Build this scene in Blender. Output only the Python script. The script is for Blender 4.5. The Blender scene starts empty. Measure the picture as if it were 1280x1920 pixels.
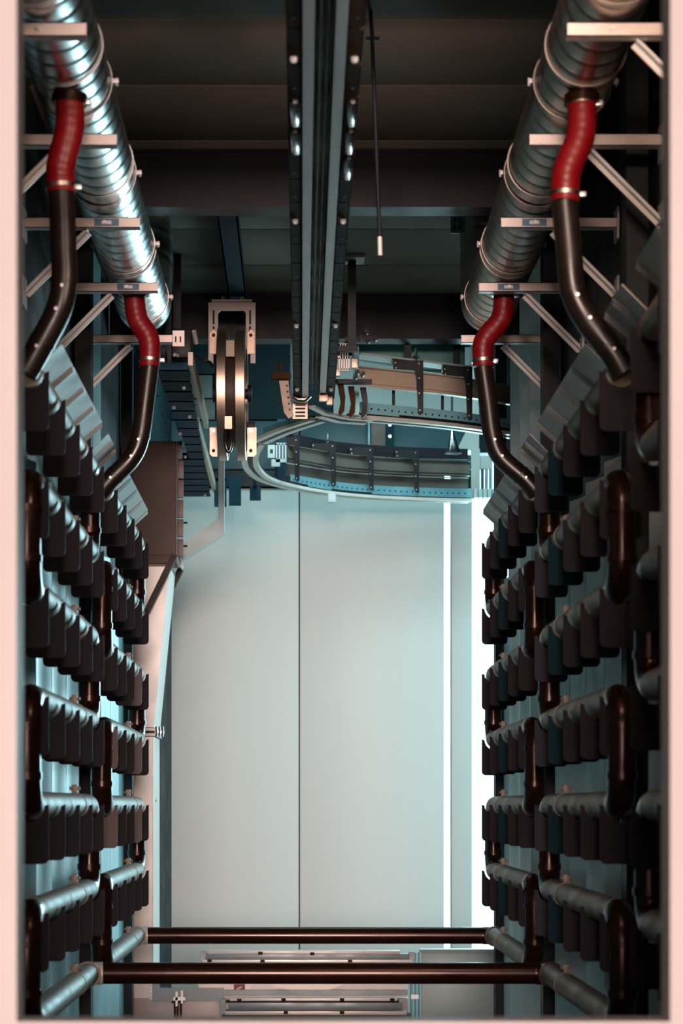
import bpy, bmesh, math, random
from mathutils import Vector, Matrix

random.seed(7)
C = bpy.context.scene.collection
PI = math.pi
H = 1.7                      # camera height above the floor
CX = 0.0775                  # middle line of the tunnel

# ------------------------------------------------------------------ camera
sc = bpy.context.scene
cd = bpy.data.cameras.new('camera')
cam = bpy.data.objects.new('camera', cd)
C.objects.link(cam)
cam.location = (0, 0, H)
cam.rotation_euler = (PI / 2, 0, 0)
cd.sensor_fit = 'VERTICAL'
cd.sensor_height = 36
cd.sensor_width = 24
cd.lens = 3700 / 1920 * 36
cd.shift_x = 75 / 1920
cd.shift_y = 550 / 1920
cd.clip_start = 0.05
cd.dof.use_dof = True
cd.dof.focus_distance = 11.0
cd.dof.aperture_fstop = 3.2
sc.camera = cam

# ------------------------------------------------------------------ light
world = bpy.data.worlds.new('daylight')
sc.world = world
world.use_nodes = True
bg = world.node_tree.nodes['Background']
bg.inputs['Color'].default_value = (0.56, 0.92, 1.0, 1)
bg.inputs['Strength'].default_value = 3.2


def area(name, loc, target, sx, sy, power, col, portal=False, spread=180):
    l = bpy.data.lights.new(name, 'AREA')
    l.shape = 'RECTANGLE'
    l.size, l.size_y = sx, sy
    l.energy = power
    l.color = col
    l.spread = math.radians(spread)
    if portal:
        l.cycles.is_portal = True
    o = bpy.data.objects.new(name, l)
    C.objects.link(o)
    o.location = loc
    d = Vector(target) - Vector(loc)
    o.rotation_euler = d.to_track_quat('-Z', 'Y').to_euler()
    return o


# warm lamp bank of the room in front of the booth, behind the camera
area('warm_hall_lamp', (0.3, -25, H + 2.8), (0.1, 6, H + 0.6), 7.6, 5.0, 16000, (1.0, 0.74, 0.66))
# small lamp inside the booth, above the doorway
area('booth_lamp', (0.80, 4.7, H + 2.2), (0.75, 7.2, H + 3.0), 0.5, 0.12, 30, (1.0, 0.72, 0.56))
# cool ceiling luminaire of the hall beyond the booth
area('hall_lamp', (0.3, 13.4, H + 3.35), (0.1, 15.5, H + 0.2), 2.2, 0.5, 42, (0.62, 0.95, 1.0))
# added area lamp outside the far opening, strengthens daylight on the left wall
area('added_daylight_lamp', (2.5, 17.6, H + 1.2), (-1.1, 8.6, H + 0.1), 1.8, 2.6, 390, (0.50, 0.90, 1.0))
# daylight openings
area('daylight_portal', (2.62, 14.0, H + 0.4), (0, 14.0, H + 0.4), 2.6, 4.1, 1, (1, 1, 1), portal=True)

sc.view_settings.view_transform = 'Standard'
sc.view_settings.look = 'None'
sc.view_settings.exposure = 0.0
sc.view_settings.gamma = 1.0
sc.view_settings.use_curve_mapping = False
sc.cycles.use_denoising = True
sc.cycles.max_bounces = 8
sc.cycles.diffuse_bounces = 4
sc.cycles.glossy_bounces = 4
sc.cycles.sample_clamp_indirect = 4.0
sc.cycles.caustics_reflective = False
sc.cycles.caustics_refractive = False

# ------------------------------------------------------------------ materials


def mat(name, col, rough=0.5, metal=0.0, var=0.12, scale=6.0, bump=0.0, stretch=(1, 1, 1), coat=0.0, spec=0.5, rvar=0.1):
    m = bpy.data.materials.new(name)
    m.use_nodes = True
    nt = m.node_tree
    b = nt.nodes['Principled BSDF']
    b.inputs['Metallic'].default_value = metal
    b.inputs['Coat Weight'].default_value = coat
    b.inputs['Specular IOR Level'].default_value = spec
    tc = nt.nodes.new('ShaderNodeTexCoord')
    mp = nt.nodes.new('ShaderNodeMapping')
    mp.inputs['Scale'].default_value = stretch
    nt.links.new(tc.outputs['Object'], mp.inputs['Vector'])
    nz = nt.nodes.new('ShaderNodeTexNoise')
    nz.inputs['Scale'].default_value = scale
    nz.inputs['Detail'].default_value = 5
    nt.links.new(mp.outputs['Vector'], nz.inputs['Vector'])
    mix = nt.nodes.new('ShaderNodeMix')
    mix.data_type = 'RGBA'
    mix.inputs['A'].default_value = (*[max(0, c * (1 - var)) for c in col], 1)
    mix.inputs['B'].default_value = (*[min(1, c * (1 + var)) for c in col], 1)
    nt.links.new(nz.outputs['Fac'], mix.inputs['Factor'])
    nt.links.new(mix.outputs['Result'], b.inputs['Base Color'])
    mr = nt.nodes.new('ShaderNodeMapRange')
    mr.inputs['From Min'].default_value = 0.3
    mr.inputs['From Max'].default_value = 0.7
    mr.inputs['To Min'].default_value = max(0.02, rough - rvar)
    mr.inputs['To Max'].default_value = min(1, rough + rvar)
    nt.links.new(nz.outputs['Fac'], mr.inputs['Value'])
    nt.links.new(mr.outputs['Result'], b.inputs['Roughness'])
    if bump:
        bp = nt.nodes.new('ShaderNodeBump')
        bp.inputs['Strength'].default_value = bump
        bp.inputs['Distance'].default_value = 0.01
        nt.links.new(nz.outputs['Fac'], bp.inputs['Height'])
        nt.links.new(bp.outputs['Normal'], b.inputs['Normal'])
    return m


M = {
    'portal': mat('painted_panel', (0.405, 0.38, 0.372), 0.5, var=0.05, scale=2, stretch=(1, 1, 0.3)),
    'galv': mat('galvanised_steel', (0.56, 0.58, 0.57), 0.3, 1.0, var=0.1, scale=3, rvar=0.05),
    'galv_shaded': mat('shaded_galvanised_steel', (0.33, 0.29, 0.25), 0.4, 1.0, var=0.15, scale=3, rvar=0.06),  # shaded copy of the duct steel, dimness of the right side in the colour
    'galv_flat': mat('galvanised_sheet', (0.60, 0.58, 0.56), 0.5, 0.25, var=0.15, scale=14),
    'red': mat('red_silicone', (0.20, 0.002, 0.005), 0.42, var=0.15, scale=20, coat=0.0),
    'clamp': mat('steel_clamp', (0.75, 0.62, 0.5), 0.25, 1.0, var=0.1),
    'dark_pipe': mat('dark_pipe', (0.013, 0.008, 0.006), 0.32, 0.0, var=0.3, scale=8, coat=0.0, spec=0.5),
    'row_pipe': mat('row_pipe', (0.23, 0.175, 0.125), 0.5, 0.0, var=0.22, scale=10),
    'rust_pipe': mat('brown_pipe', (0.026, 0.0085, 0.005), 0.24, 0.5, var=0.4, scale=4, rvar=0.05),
    'plate': mat('plum_plate', (0.0175, 0.0150, 0.0185), 0.6, 0.0, var=0.2, scale=5, spec=0.07),
    'plate_warm_lit': mat('warm_lit_plate', (0.10, 0.072, 0.062), 0.55, 0.0, var=0.2, scale=5, spec=0.2),  # plum plate with the warm light falling on it put into the colour
    'plate_cyan_lit': mat('cyan_lit_plate', (0.004, 0.018, 0.026), 0.6, 0.0, var=0.2, scale=5, spec=0.07),  # plum plate tinted for cyan light reaching its column
    'plate_violet_lit': mat('violet_lit_plate', (0.030, 0.028, 0.038), 0.6, 0.0, var=0.2, scale=5, spec=0.07),  # plum plate lightened, light on this column is painted in
    'beam': mat('beam_paint', (0.013, 0.0125, 0.017), 0.5, 0.0, var=0.2, scale=4, spec=0.2),
    'post': mat('post_paint', (0.010, 0.013, 0.017), 0.5, var=0.2, scale=4, spec=0.25),
    'ceil': mat('ceiling_sheet', (0.40, 0.345, 0.285), 0.7, 0.0, var=0.03, scale=3, spec=0.02),
    'wallpanel': mat('white_wall_panel', (0.72, 0.73, 0.71), 0.4, var=0.05, scale=2, stretch=(3, 3, 0.2)),
    'wallpanel_cyan': mat('pale_cyan_wall_panel', (0.42, 0.70, 0.76), 0.4, var=0.05, scale=2, stretch=(3, 3, 0.2)),
    'backwall': mat('white_back_panel', (0.56, 0.61, 0.585), 0.6, var=0.05, scale=1.5, stretch=(4, 1, 0.12)),
    'teal': mat('teal_cladding', (0.007, 0.065, 0.085), 0.5, var=0.15, scale=3),
    'teal_dark': mat('dark_teal_wall', (0.006, 0.022, 0.028), 0.6, var=0.2, scale=3, spec=0.2),
    'greygreen': mat('grey_green_sheet', (0.40, 0.46, 0.43), 0.5, var=0.08, scale=3),
    'rail': mat('conveyor_rail', (0.34, 0.36, 0.36), 0.42, 0.4, var=0.15, scale=8, stretch=(3, 0.4, 3)),
    'black': mat('black_paint', (0.006, 0.008, 0.010), 0.5, var=0.3, scale=6, spec=0.2),
    'brownplate': mat('brown_steel', (0.055, 0.026, 0.014), 0.7, 0.0, var=0.5, scale=9, spec=0.03),
    'chrome': mat('polished_steel', (0.7, 0.71, 0.71), 0.18, 1.0, var=0.15, scale=12),
    'bolt': mat('zinc_bolt', (0.8, 0.78, 0.75), 0.3, 0.6, var=0.1),
    'pinkmetal': mat('painted_bracket', (0.62, 0.53, 0.49), 0.42, 0.2, var=0.12, scale=15),
    'clampplate': mat('tan_clamp_plate', (0.70, 0.50, 0.38), 0.4, 0.3, var=0.25, scale=22),
    'wheel': mat('brushed_wheel_rim', (0.50, 0.40, 0.31), 0.40, 1.0, var=0.05, scale=40, stretch=(6, 0.1, 0.1), rvar=0.02),
    'wheel_core': mat('brown_wheel_core', (0.03, 0.018, 0.012), 0.5, 0.0, var=0.3, spec=0.2),
    'armtan': mat('tan_arm', (0.26, 0.20, 0.15), 0.45, 0.2, var=0.12, scale=10),
    'ibeam2': mat('grey_track_beam', (0.11, 0.10, 0.085), 0.45, 0.1, var=0.12, scale=4, spec=0.2),
    'trunk': mat('pale_teal_trunking', (0.36, 0.50, 0.50), 0.45, var=0.06),
    'teal_sheet': mat('teal_sheet', (0.05, 0.20, 0.21), 0.5, var=0.12, scale=3),
    'darkgrey': mat('dark_grey_sheet', (0.10, 0.115, 0.105), 0.5, var=0.08, scale=3),
    'ibeam': mat('beige_beam', (0.52, 0.42, 0.32), 0.42, 0.1, var=0.12, scale=4),
    'perf': mat('blue_grey_strip', (0.12, 0.30, 0.35), 0.4, 0.2, var=0.15, scale=8),
    'paleline': mat('pale_track_rail', (0.58, 0.58, 0.52), 0.4, 0.3, var=0.1),
    'slat': mat('blue_slat', (0.012, 0.042, 0.065), 0.6, 0.0, var=0.3, scale=6, spec=0.06),
    'cab': mat('brown_cabinet', (0.085, 0.054, 0.042), 0.5, 0.0, var=0.1, scale=2, spec=0.2),
    'cabedge': mat('brown_edge_plate', (0.12, 0.07, 0.052), 0.5, 0.0, var=0.1),
    'shaft': mat('pale_shaft_sheet', (0.80, 0.74, 0.70), 0.42, 0.1, var=0.06, scale=5),
    'tank': mat('tank_sheet', (0.50, 0.40, 0.37), 0.42, 0.25, var=0.15, scale=7),
    'perf_bright': mat('bright_perforated_strip', (0.20, 0.44, 0.50), 0.4, 0.1, var=0.15, scale=8),
    'bracketgrey': mat('slotted_bracket', (0.38, 0.33, 0.30), 0.45, 0.1, var=0.12, scale=15),
    'pan': mat('grey_pan', (0.20, 0.23, 0.24), 0.4, 0.5, var=0.15, scale=8),
    'lip': mat('pale_lip', (0.80, 0.70, 0.64), 0.35, 0.2, var=0.08),
    'label_red': mat('red_sticker', (0.28, 0.02, 0.02), 0.5, var=0.1),
    'label_white': mat('white_sticker', (0.8, 0.75, 0.72), 0.5, var=0.02),
    'sticker_blue': mat('blue_sticker', (0.06, 0.16, 0.24), 0.5, var=0.3, scale=40),
    'deflector': mat('deflector_sheet', (0.50, 0.45, 0.41), 0.5, 0.0, var=0.08, scale=5),
    'door': mat('grey_white_door', (0.46, 0.58, 0.58), 0.45, 0.05, var=0.06, scale=3),
    'floor': mat('concrete_floor', (0.06, 0.055, 0.05), 0.7, var=0.2, scale=3, bump=0.1),
    'frontroom': mat('front_room_wall', (0.10, 0.09, 0.085), 0.8, var=0.1),
    'hose_black': mat('black_rubber', (0.010, 0.008, 0.009), 0.2, var=0.1, coat=0.4),
}

# ------------------------------------------------------------------ mesh helpers


class MB:
    def __init__(self):
        self.bm = bmesh.new()

    def box(self, x0, x1, y0, y1, z0, z1, bev=0.0):
        vs = [self.bm.verts.new((x, y, z)) for x in (x0, x1) for y in (y0, y1) for z in (z0, z1)]
        fs = [self.bm.faces.new([vs[i] for i in f]) for f in
              ((0, 1, 3, 2), (4, 6, 7, 5), (0, 4, 5, 1), (2, 3, 7, 6), (0, 2, 6, 4), (1, 5, 7, 3))]
        if bev:
            es = list({e for f in fs for e in f.edges})
            bmesh.ops.bevel(self.bm, geom=es, offset=bev, segments=2, profile=0.6, affect='EDGES', clamp_overlap=True)
        return self

    def obox(self, a, b, w, h, up=(0, 0, 1)):
        """box bar from a to b, w across, h along up"""
        a, b = Vector(a), Vector(b)
        d = (b - a).normalized()
        s = d.cross(Vector(up)).normalized()
        u = s.cross(d)
        vs = []
        for p in (a, b):
            for i, j in ((-1, -1), (1, -1), (1, 1), (-1, 1)):
                vs.append(self.bm.verts.new(p + s * (i * w / 2) + u * (j * h / 2)))
        for f in ((3, 2, 1, 0), (4, 5, 6, 7), (0, 1, 5, 4), (1, 2, 6, 5), (2, 3, 7, 6), (3, 0, 4, 7)):
            self.bm.faces.new([vs[i] for i in f])
        return self

    def tube(self, pts, r, n=20, cap=True, rfun=None):
        pts = [Vector(p) for p in pts]
        N = len(pts)
        t0 = (pts[1] - pts[0]).normalized()
        ref = Vector((0, 0, 1)) if abs(t0.z) < 0.9 else Vector((1, 0, 0))
        s = t0.cross(ref).normalized()
        rings = []
        for i, p in enumerate(pts):
            t = (pts[min(i + 1, N - 1)] - pts[max(i - 1, 0)]).normalized()
            s = (s - t * s.dot(t)).normalized()
            u = t.cross(s)
            rr = rfun(i) if rfun else r
            rings.append([self.bm.verts.new(p + (s * math.cos(2 * PI * k / n) + u * math.sin(2 * PI * k / n)) * rr) for k in range(n)])
        for a, b in zip(rings, rings[1:]):
            for k in range(n):
                f = self.bm.faces.new((a[k], a[(k + 1) % n], b[(k + 1) % n], b[k]))
                f.smooth = True
        if cap:
            self.bm.faces.new(list(reversed(rings[0])))
            self.bm.faces.new(rings[-1])
        return self

    def cyl(self, a, b, r, n=20):
        return self.tube([a, b], r, n)

    def prism(self, poly, axis, t0, t1):
        """extrude a 2-D polygon; axis 'y': poly is (x,z); 'x': (y,z); 'z': (x,y)"""
        def P(p, t):
            return {'y': (p[0], t, p[1]), 'x': (t, p[0], p[1]), 'z': (p[0], p[1], t)}[axis]
        a = [self.bm.verts.new(P(p, t0)) for p in poly]
        b = [self.bm.verts.new(P(p, t1)) for p in poly]
        n = len(poly)
        self.bm.faces.new(a)
        self.bm.faces.new(list(reversed(b)))
        for i in range(n):
            self.bm.faces.new((a[(i + 1) % n], a[i], b[i], b[(i + 1) % n]))
        return self

    def ring(self, c, axis, r0, r1, w, n=28):
        """flat band around an axis (annulus with thickness)"""
        ax = Vector(axis).normalized()
        ref = Vector((0, 0, 1)) if abs(ax.z) < 0.9 else Vector((1, 0, 0))
        s = ax.cross(ref).normalized()
        u = ax.cross(s)
        c = Vector(c)
        prof = ((r0, -w / 2), (r1, -w / 2), (r1, w / 2), (r0, w / 2))
        rings = [[self.bm.verts.new(c + ax * t + (s * math.cos(2 * PI * k / n) + u * math.sin(2 * PI * k / n)) * r) for r, t in prof] for k in range(n)]
        for k in range(n):
            a, b = rings[k], rings[(k + 1) % n]
            for j in range(4):
                f = self.bm.faces.new((a[j], b[j], b[(j + 1) % 4], a[(j + 1) % 4]))
                f.smooth = j in (1, 3)
        return self

    def sweep(self, path, w0, w1, z0, z1):
        """rectangular section swept along a 2-D path in plan; w0..w1 is the sideways offset"""
        n = len(path)
        rings = []
        for i, p in enumerate(path):
            a, b = Vector(path[max(0, i - 1)]), Vector(path[min(n - 1, i + 1)])
            t = (b - a).normalized()
            nn = Vector((-t.y, t.x))
            p = Vector(p)
            q0, q1 = p + nn * w0, p + nn * w1
            rings.append([self.bm.verts.new(v) for v in ((q0.x, q0.y, z0), (q1.x, q1.y, z0), (q1.x, q1.y, z1), (q0.x, q0.y, z1))])
        for a, b in zip(rings, rings[1:]):
            for j in range(4):
                self.bm.faces.new((a[j], b[j], b[(j + 1) % 4], a[(j + 1) % 4]))
        self.bm.faces.new(rings[0])
        self.bm.faces.new(list(reversed(rings[-1])))
        return self

    def mesh(self, name, m, origin=(0, 0, 0)):
        bmesh.ops.recalc_face_normals(self.bm, faces=self.bm.faces)
        me = bpy.data.meshes.new(name)
        bmesh.ops.translate(self.bm, verts=self.bm.verts, vec=-Vector(origin))
        self.bm.to_mesh(me)
        self.bm.free()
        me.materials.append(m)
        try:
            me.set_sharp_from_angle(angle=math.radians(40))
        except Exception:
            pass
        return me


WORLD = {}


def wloc(o):
    return WORLD.get(o.name, Vector((0, 0, 0)))


def link(name, data, parent=None, wl=(0, 0, 0)):
    o = bpy.data.objects.new(name, data)
    C.objects.link(o)
    WORLD[o.name] = Vector(wl)
    if parent:
        o.parent = parent
        o.location = Vector(wl) - wloc(parent)
    else:
        o.location = wl
    return o


def part(name, mb, m, parent, at=None, label=None, kind=None):
    """one mesh part; vertices of mb are in scene metres"""
    wl = Vector(at) if at is not None else wloc(parent)
    o = link(name, mb.mesh(name, m, wl), parent, wl)
    if label:
        o['label'] = label
    if kind:
        o['kind'] = kind
    return o


def thing(name, label, cat, loc, group=None):
    o = link(name, None, None, loc)
    o.empty_display_size = 0.1
    o['label'] = label
    o['category'] = cat
    if group:
        o['group'] = group
    return o


def solo(name, mb, m, label, cat, loc, group=None):
    o = link(name, mb.mesh(name, m, loc), None, loc)
    o['label'] = label
    o['category'] = cat
    if group:
        o['group'] = group
    return o


def struct(name, mb, m, loc=(0, 0, 0)):
    o = link(name, mb.mesh(name, m, loc), None, loc)
    o['kind'] = 'structure'
    return o


def share(name, me, parent, wl):
    """another part that uses an existing mesh (vertices local to the part)"""
    return link(name, me, parent, wl)


def catmull(pts, n=8):
    P = [Vector(p) for p in pts]
    P = [P[0] * 2 - P[1]] + P + [P[-1] * 2 - P[-2]]
    out = []
    for i in range(1, len(P) - 2):
        for k in range(n):
            t = k / n
            a, b, c, d = P[i - 1], P[i], P[i + 1], P[i + 2]
            out.append(0.5 * ((2 * b) + (c - a) * t + (2 * a - 5 * b + 4 * c - d) * t * t + (3 * b - a - 3 * c + d) * t ** 3))
    out.append(P[-2])
    return out


def Z(z):
    return z + H


def U(s, u):
    return CX + s * u


SIDE = {-1: 'left', 1: 'right'}

# ------------------------------------------------------------------ setting
UW = 1.2275                                    # half width of the booth
ZC = 3.03
XL, XR = U(-1, UW), U(1, UW)

struct('floor', MB().box(-5.1, 5.1, -27.1, 16.5, -0.1, 0.0), M['floor'])

# portal wall in front of the booth: opening x -0.58..0.751, z above -0.441
pw = MB()
pw.box(-5.1, -0.58, 4.02, 4.12, 0.0, H + 6.0)
pw.box(0.751, 5.1, 4.02, 4.12, 0.0, H + 6.0)
pw.box(-0.58, 0.751, 4.02, 4.12, 0.0, H - 0.441)
pw.box(-0.58, 0.751, 4.02, 4.12, H + 3.02, H + 6.0)
struct('wall_front', pw, M['portal'])

# room around the camera
rr = MB()
rr.box(-5.1, -5.0, -27, 4.02, 0, H + 6.0)
rr.box(5.0, 5.1, -27, 4.02, 0, H + 6.0)
rr.box(-5.1, 5.1, -27.1, -27, 0, H + 6.0)
struct('wall_rear', rr, M['frontroom'])
struct('ceiling_front', MB().box(-5.1, 5.1, -27.1, 4.12, H + 6.0, H + 6.1), M['frontroom'])

# booth side walls: backing slab plus vertical panels
for s in (-1, 1):
    x0 = U(s, UW)
    mb = MB().box(min(x0 + s * 0.012, x0 + s * 0.1), max(x0 + s * 0.012, x0 + s * 0.1), 4.12, 12.56 if s > 0 else 15.55, 0.0, Z(ZC) + 0.1)
    w = struct('wall_' + SIDE[s], mb, M['black'])
    cache = {}
    for k in range(-8, 8):
        y0 = 8.70 + 0.53 * k
        if y0 > 12.4:
            continue
        top = ZC - 0.02 if (s < 0 and k == 3) or (s > 0 and k in (3, 4, 5)) else 1.42
        if top not in cache:
            # a shallow rounded pan with flat joint flanges
            n = 8
            poly = [(0.004, 0.012), (0.004, -0.05)]
            poly += [(0.018 + 0.494 * i / n, -0.05 + 0.05 * math.sin(PI * i / n) ** 0.8) for i in range(n + 1)]
            poly += [(0.526, -0.05), (0.526, 0.012)]
            m = MB().prism([(s * q, p) for p, q in poly], 'z', -1.69, top)
            for f in m.bm.faces:
                f.smooth = abs(f.normal.z) < 0.5
            cache[top] = m.mesh('panel', M['wallpanel_cyan' if s < 0 else 'wallpanel'])
        share('panel', cache[top], w, (x0, y0, H))
        if top < 2:
            if 'up' not in cache:
                cache['up'] = MB().box(-0.004, 0.012, 0.004, 0.526, 1.43, ZC - 0.02).mesh('upper_panel', M['post'])
            share('upper_panel', cache['up'], w, (x0, y0, H))

# booth ceiling: backing plus planks
cl = struct('ceiling', MB().box(XL - 0.1, XR + 0.1, 4.12, 12.56, Z(ZC) + 0.02, Z(ZC) + 0.1), M['black'])
me = None
for k in range(-5, 7):
    y0 = 7.59 + 0.6885 * k
    if y0 < 4.1 or y0 > 12.0:
        continue
    if me is None:
        me = MB().box(XL, XR, 0.004, 0.6845, -0.01, 0.019, bev=0.003).mesh('panel', M['ceil'])
    share('panel', me, cl, (0, y0, Z(ZC)))

# roof beams (I section across the booth)


def ibeam(name, y, zb, zt, x0, x1, m):
    mb = MB()
    mb.box(x0, x1, y - 0.07, y + 0.07, zb, zb + 0.014)
    mb.box(x0, x1, y - 0.07, y + 0.07, zt - 0.014, zt)
    mb.box(x0, x1, y - 0.06, y - 0.04, zb + 0.014, zt - 0.014)
    return struct(name, mb, m)


ibeam('roof_beam', 9.14, Z(2.75), Z(ZC) - 0.012, XL + 0.02, XR - 0.02, M['beam'])
ibeam('roof_beam', 11.70, Z(2.75), Z(ZC) - 0.012, XL + 0.02, XR - 0.02, M['beam'])
ibeam('roof_beam', 6.58, Z(2.75), Z(ZC) - 0.012, XL + 0.02, XR - 0.02, M['beam'])

# posts along the booth walls
for s in (-1, 1):
    for y in (7.38, 9.9, 12.42):
        mb = MB()
        w = 0.15 if (y > 12) else 0.16
        xi, xo = U(s, UW + 0.06 - w - 0.0), U(s, UW - 0.02)
        x0, x1 = min(xi, xo), max(xi, xo)
        mb.box(x0, x1, y - 0.06, y - 0.048, 0, Z(ZC) - 0.02)
        mb.box(x0, x1, y + 0.048, y + 0.06, 0, Z(ZC) - 0.02)
        mb.box(x0, x1, y - 0.05, y + 0.05, 0, Z(ZC) - 0.02)
        struct('wall_post', mb, M['post'])

# hall beyond the booth
wb = struct('wall_back', MB().box(-3.2, 1.118, 15.56, 15.7, 0, H + 4.2).box(1.182, 1.34, 15.56, 15.7, 0, H + 4.2).box(1.118, 1.182, 15.56, 15.7, Z(2.62), H + 4.2), M['teal_dark'])
for x0, x1 in ((-2.35, -1.20), (-1.19, -0.022), (-0.012, 1.12), (1.18, 1.34)):
    part('panel', MB().box(x0, x1, 15.5, 15.558, 0, Z(2.49), bev=0.004), M['backwall'], wb, at=((x0 + x1) / 2, 15.5, 0))
part('lintel', MB().box(-2.35, 1.118, 15.44, 15.558, Z(2.50), Z(2.62)), M['post'], wb, at=(0, 15.5, Z(2.5)))
for x0, x1 in ((-2.35, -0.02), (-0.01, 1.34)):
    part('upper_panel', MB().box(x0, x1, 15.5, 15.558, Z(2.64), Z(3.02), bev=0.004), M['teal'], wb, at=((x0 + x1) / 2, 15.5, Z(2.7)))
for x0, x1, z0, z1, mm in ((-2.35, -0.90, 3.03, 3.6, 'teal_dark'), (-0.89, -0.68, 3.03, 3.19, 'darkgrey'), (-0.89, -0.70, 3.20, 3.38, 'darkgrey'), (-0.89, -0.68, 3.39, 3.6, 'teal_dark'), (-0.67, 0.24, 3.03, 3.6, 'teal_dark'), (0.25, 1.34, 3.03, 3.6, 'greygreen')):
    part('upper_panel', MB().box(x0, x1, 15.5, 15.558, Z(z0), Z(z1), bev=0.004), M[mm], wb, at=((x0 + x1) / 2, 15.5, Z(z0)))
hl = MB().box(-1.12, -1.02, 13.27, 15.56, 0, Z(3.7))
struct('wall_hall_left', hl, M['teal_dark'])
hr = MB()
hr.box(2.7, 2.8, 12.4, 15.7, Z(2.5), Z(3.7))
hr.box(2.7, 2.8, 12.4, 12.7, 0, Z(2.5))
hr.box(1.40, 2.8, 12.48, 12.56, 0, Z(3.7))
hr.box(1.34, 2.8, 15.56, 15.7, Z(2.78), Z(3.7))
struct('wall_hall_right', hr, M['teal_dark'])
hc = MB().box(-3.2, 2.8, 12.0, 15.7, Z(3.7), Z(3.8))
hc.box(XL - 0.1, XR + 0.1, 12.48, 12.56, Z(ZC) + 0.1, Z(3.8))
struct('ceiling_hall', hc, M['post'])

# ------------------------------------------------------------------ pipe coils with plates
UA = 1.0075          # pipe axis from the middle line
RP = 0.049
ROW = 0.368
LEN = 1.97
plate_me = None


def plate_mesh(m='plate'):
    poly = []
    r = 0.057
    poly.append((-0.072, 0.004))
    poly.append((-r, -0.002))
    for i in range(1, 10):
        a = PI + PI * i / 10
        poly.append((r * math.cos(a), r * math.sin(a)))
    poly.append((r, -0.002))
    poly.append((0.072, 0.004))
    rc = 0.022
    for i in range(5):
        a = -PI / 2 * i / 4
        poly.append((0.072 - rc + rc * math.cos(a), -0.2 + rc + rc * math.sin(a)))
    for i in range(5):
        a = -PI / 2 - PI / 2 * i / 4
        poly.append((-0.072 + rc + rc * math.cos(a), -0.2 + rc + rc * math.sin(a)))
    return MB().prism(poly, 'y', -0.0025, 0.0025).mesh('hanging_plate', M[m])


plate_me = plate_mesh()
plate_warm_lit, plate_cyan_lit, plate_violet_lit = plate_mesh('plate_warm_lit'), plate_mesh('plate_cyan_lit'), plate_mesh('plate_violet_lit')
clamp_me = MB().ring((0, 0, 0), (0, 1, 0), 0.048, 0.0515, 0.02).box(-0.012, 0.012, -0.014, 0.014, 0.05, 0.085, bev=0.003).cyl((-0.022, 0, 0.07), (0.022, 0, 0.07), 0.007, 8).mesh('pipe_clamp', M['row_pipe'])
collar_me = MB().ring((0, 0, 0), (0, 0, 1), 0.047, 0.053, 0.025).mesh('pipe_collar', M['rust_pipe'])


def arc(c, a0, a1, r, n=7):
    return [(c[0] + r * math.cos(a0 + (a1 - a0) * i / n), c[1] + r * math.sin(a0 + (a1 - a0) * i / n)) for i in range(n + 1)]


def coil(s, y0, label):
    x = U(s, UA)
    y1 = y0 + LEN
    t = thing('pipe_coil', label, 'pipe coil', (x, y0, 0))
    rb = 0.10
    near = {(3, 2), (1, 0), (-1, -2)}
    far = {(4, 3), (2, 1), (0, -1)}
    for k in range(-2, 5):
        z = Z(ROW * k)
        has_far = any(k in p for p in far)
        ya = y0 + (rb if any(k in p for p in near) else (0.03 if k == 4 else 0.0))
        yb = y1 - rb if has_far else y1 - 0.06
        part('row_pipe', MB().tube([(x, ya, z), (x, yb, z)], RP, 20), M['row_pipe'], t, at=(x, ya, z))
        share('pipe_clamp', clamp_me, t, (x, y1 - 0.55, z))
        if k >= -1:
            for i in range(5):
                pm, pl = plate_me, None  # some plates take a material with light painted into it
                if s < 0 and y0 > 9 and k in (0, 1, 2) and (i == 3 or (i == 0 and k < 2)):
                    pm, pl = plate_warm_lit, 'plate with warm light in its colour'
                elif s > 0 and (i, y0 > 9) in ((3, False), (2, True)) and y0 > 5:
                    pm, pl = plate_cyan_lit, 'plate with cyan light in its colour'
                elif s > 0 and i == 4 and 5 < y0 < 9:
                    pm, pl = plate_violet_lit, 'plate with violet grey light in its colour'
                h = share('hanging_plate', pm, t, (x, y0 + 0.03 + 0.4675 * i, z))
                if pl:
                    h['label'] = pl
    for pairs, ye, d in ((near, y0, -1), (far, y1, 1)):
        for a, b in pairs:
            za, zb = Z(ROW * a), Z(ROW * b)
            yc = ye - d * rb
            pts = []
            for (yy, zz) in arc((yc, za - rb), PI / 2, (0 if d > 0 else PI), rb):
                pts.append((x, yy, zz))
            for (yy, zz) in arc((yc, zb + rb), (0 if d > 0 else PI), (-PI / 2 if d > 0 else 1.5 * PI), rb):
                pts.append((x, yy, zz))
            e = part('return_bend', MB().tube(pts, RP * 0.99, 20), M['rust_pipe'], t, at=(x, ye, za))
            for zz in (za - rb, zb + rb):
                share('pipe_collar', collar_me, e, (x, ye, zz))
    return t


BANK = {0: 4.18, 1: 6.68, 2: 9.19}
coil(-1, BANK[1], 'tall serpentine pipe coil with hanging dark plates, nearer one on the left wall')
coil(-1, BANK[2], 'serpentine pipe coil with hanging dark plates, farther one beside the brown cabinet')
coil(1, BANK[0], 'blurred pipe coil cut off by the right edge of the doorway')
coil(1, BANK[1], 'shadowed serpentine pipe coil in the middle of the right wall')
coil(1, BANK[2], 'shadowed pipe coil silhouetted against the bright opening on the right')

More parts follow.
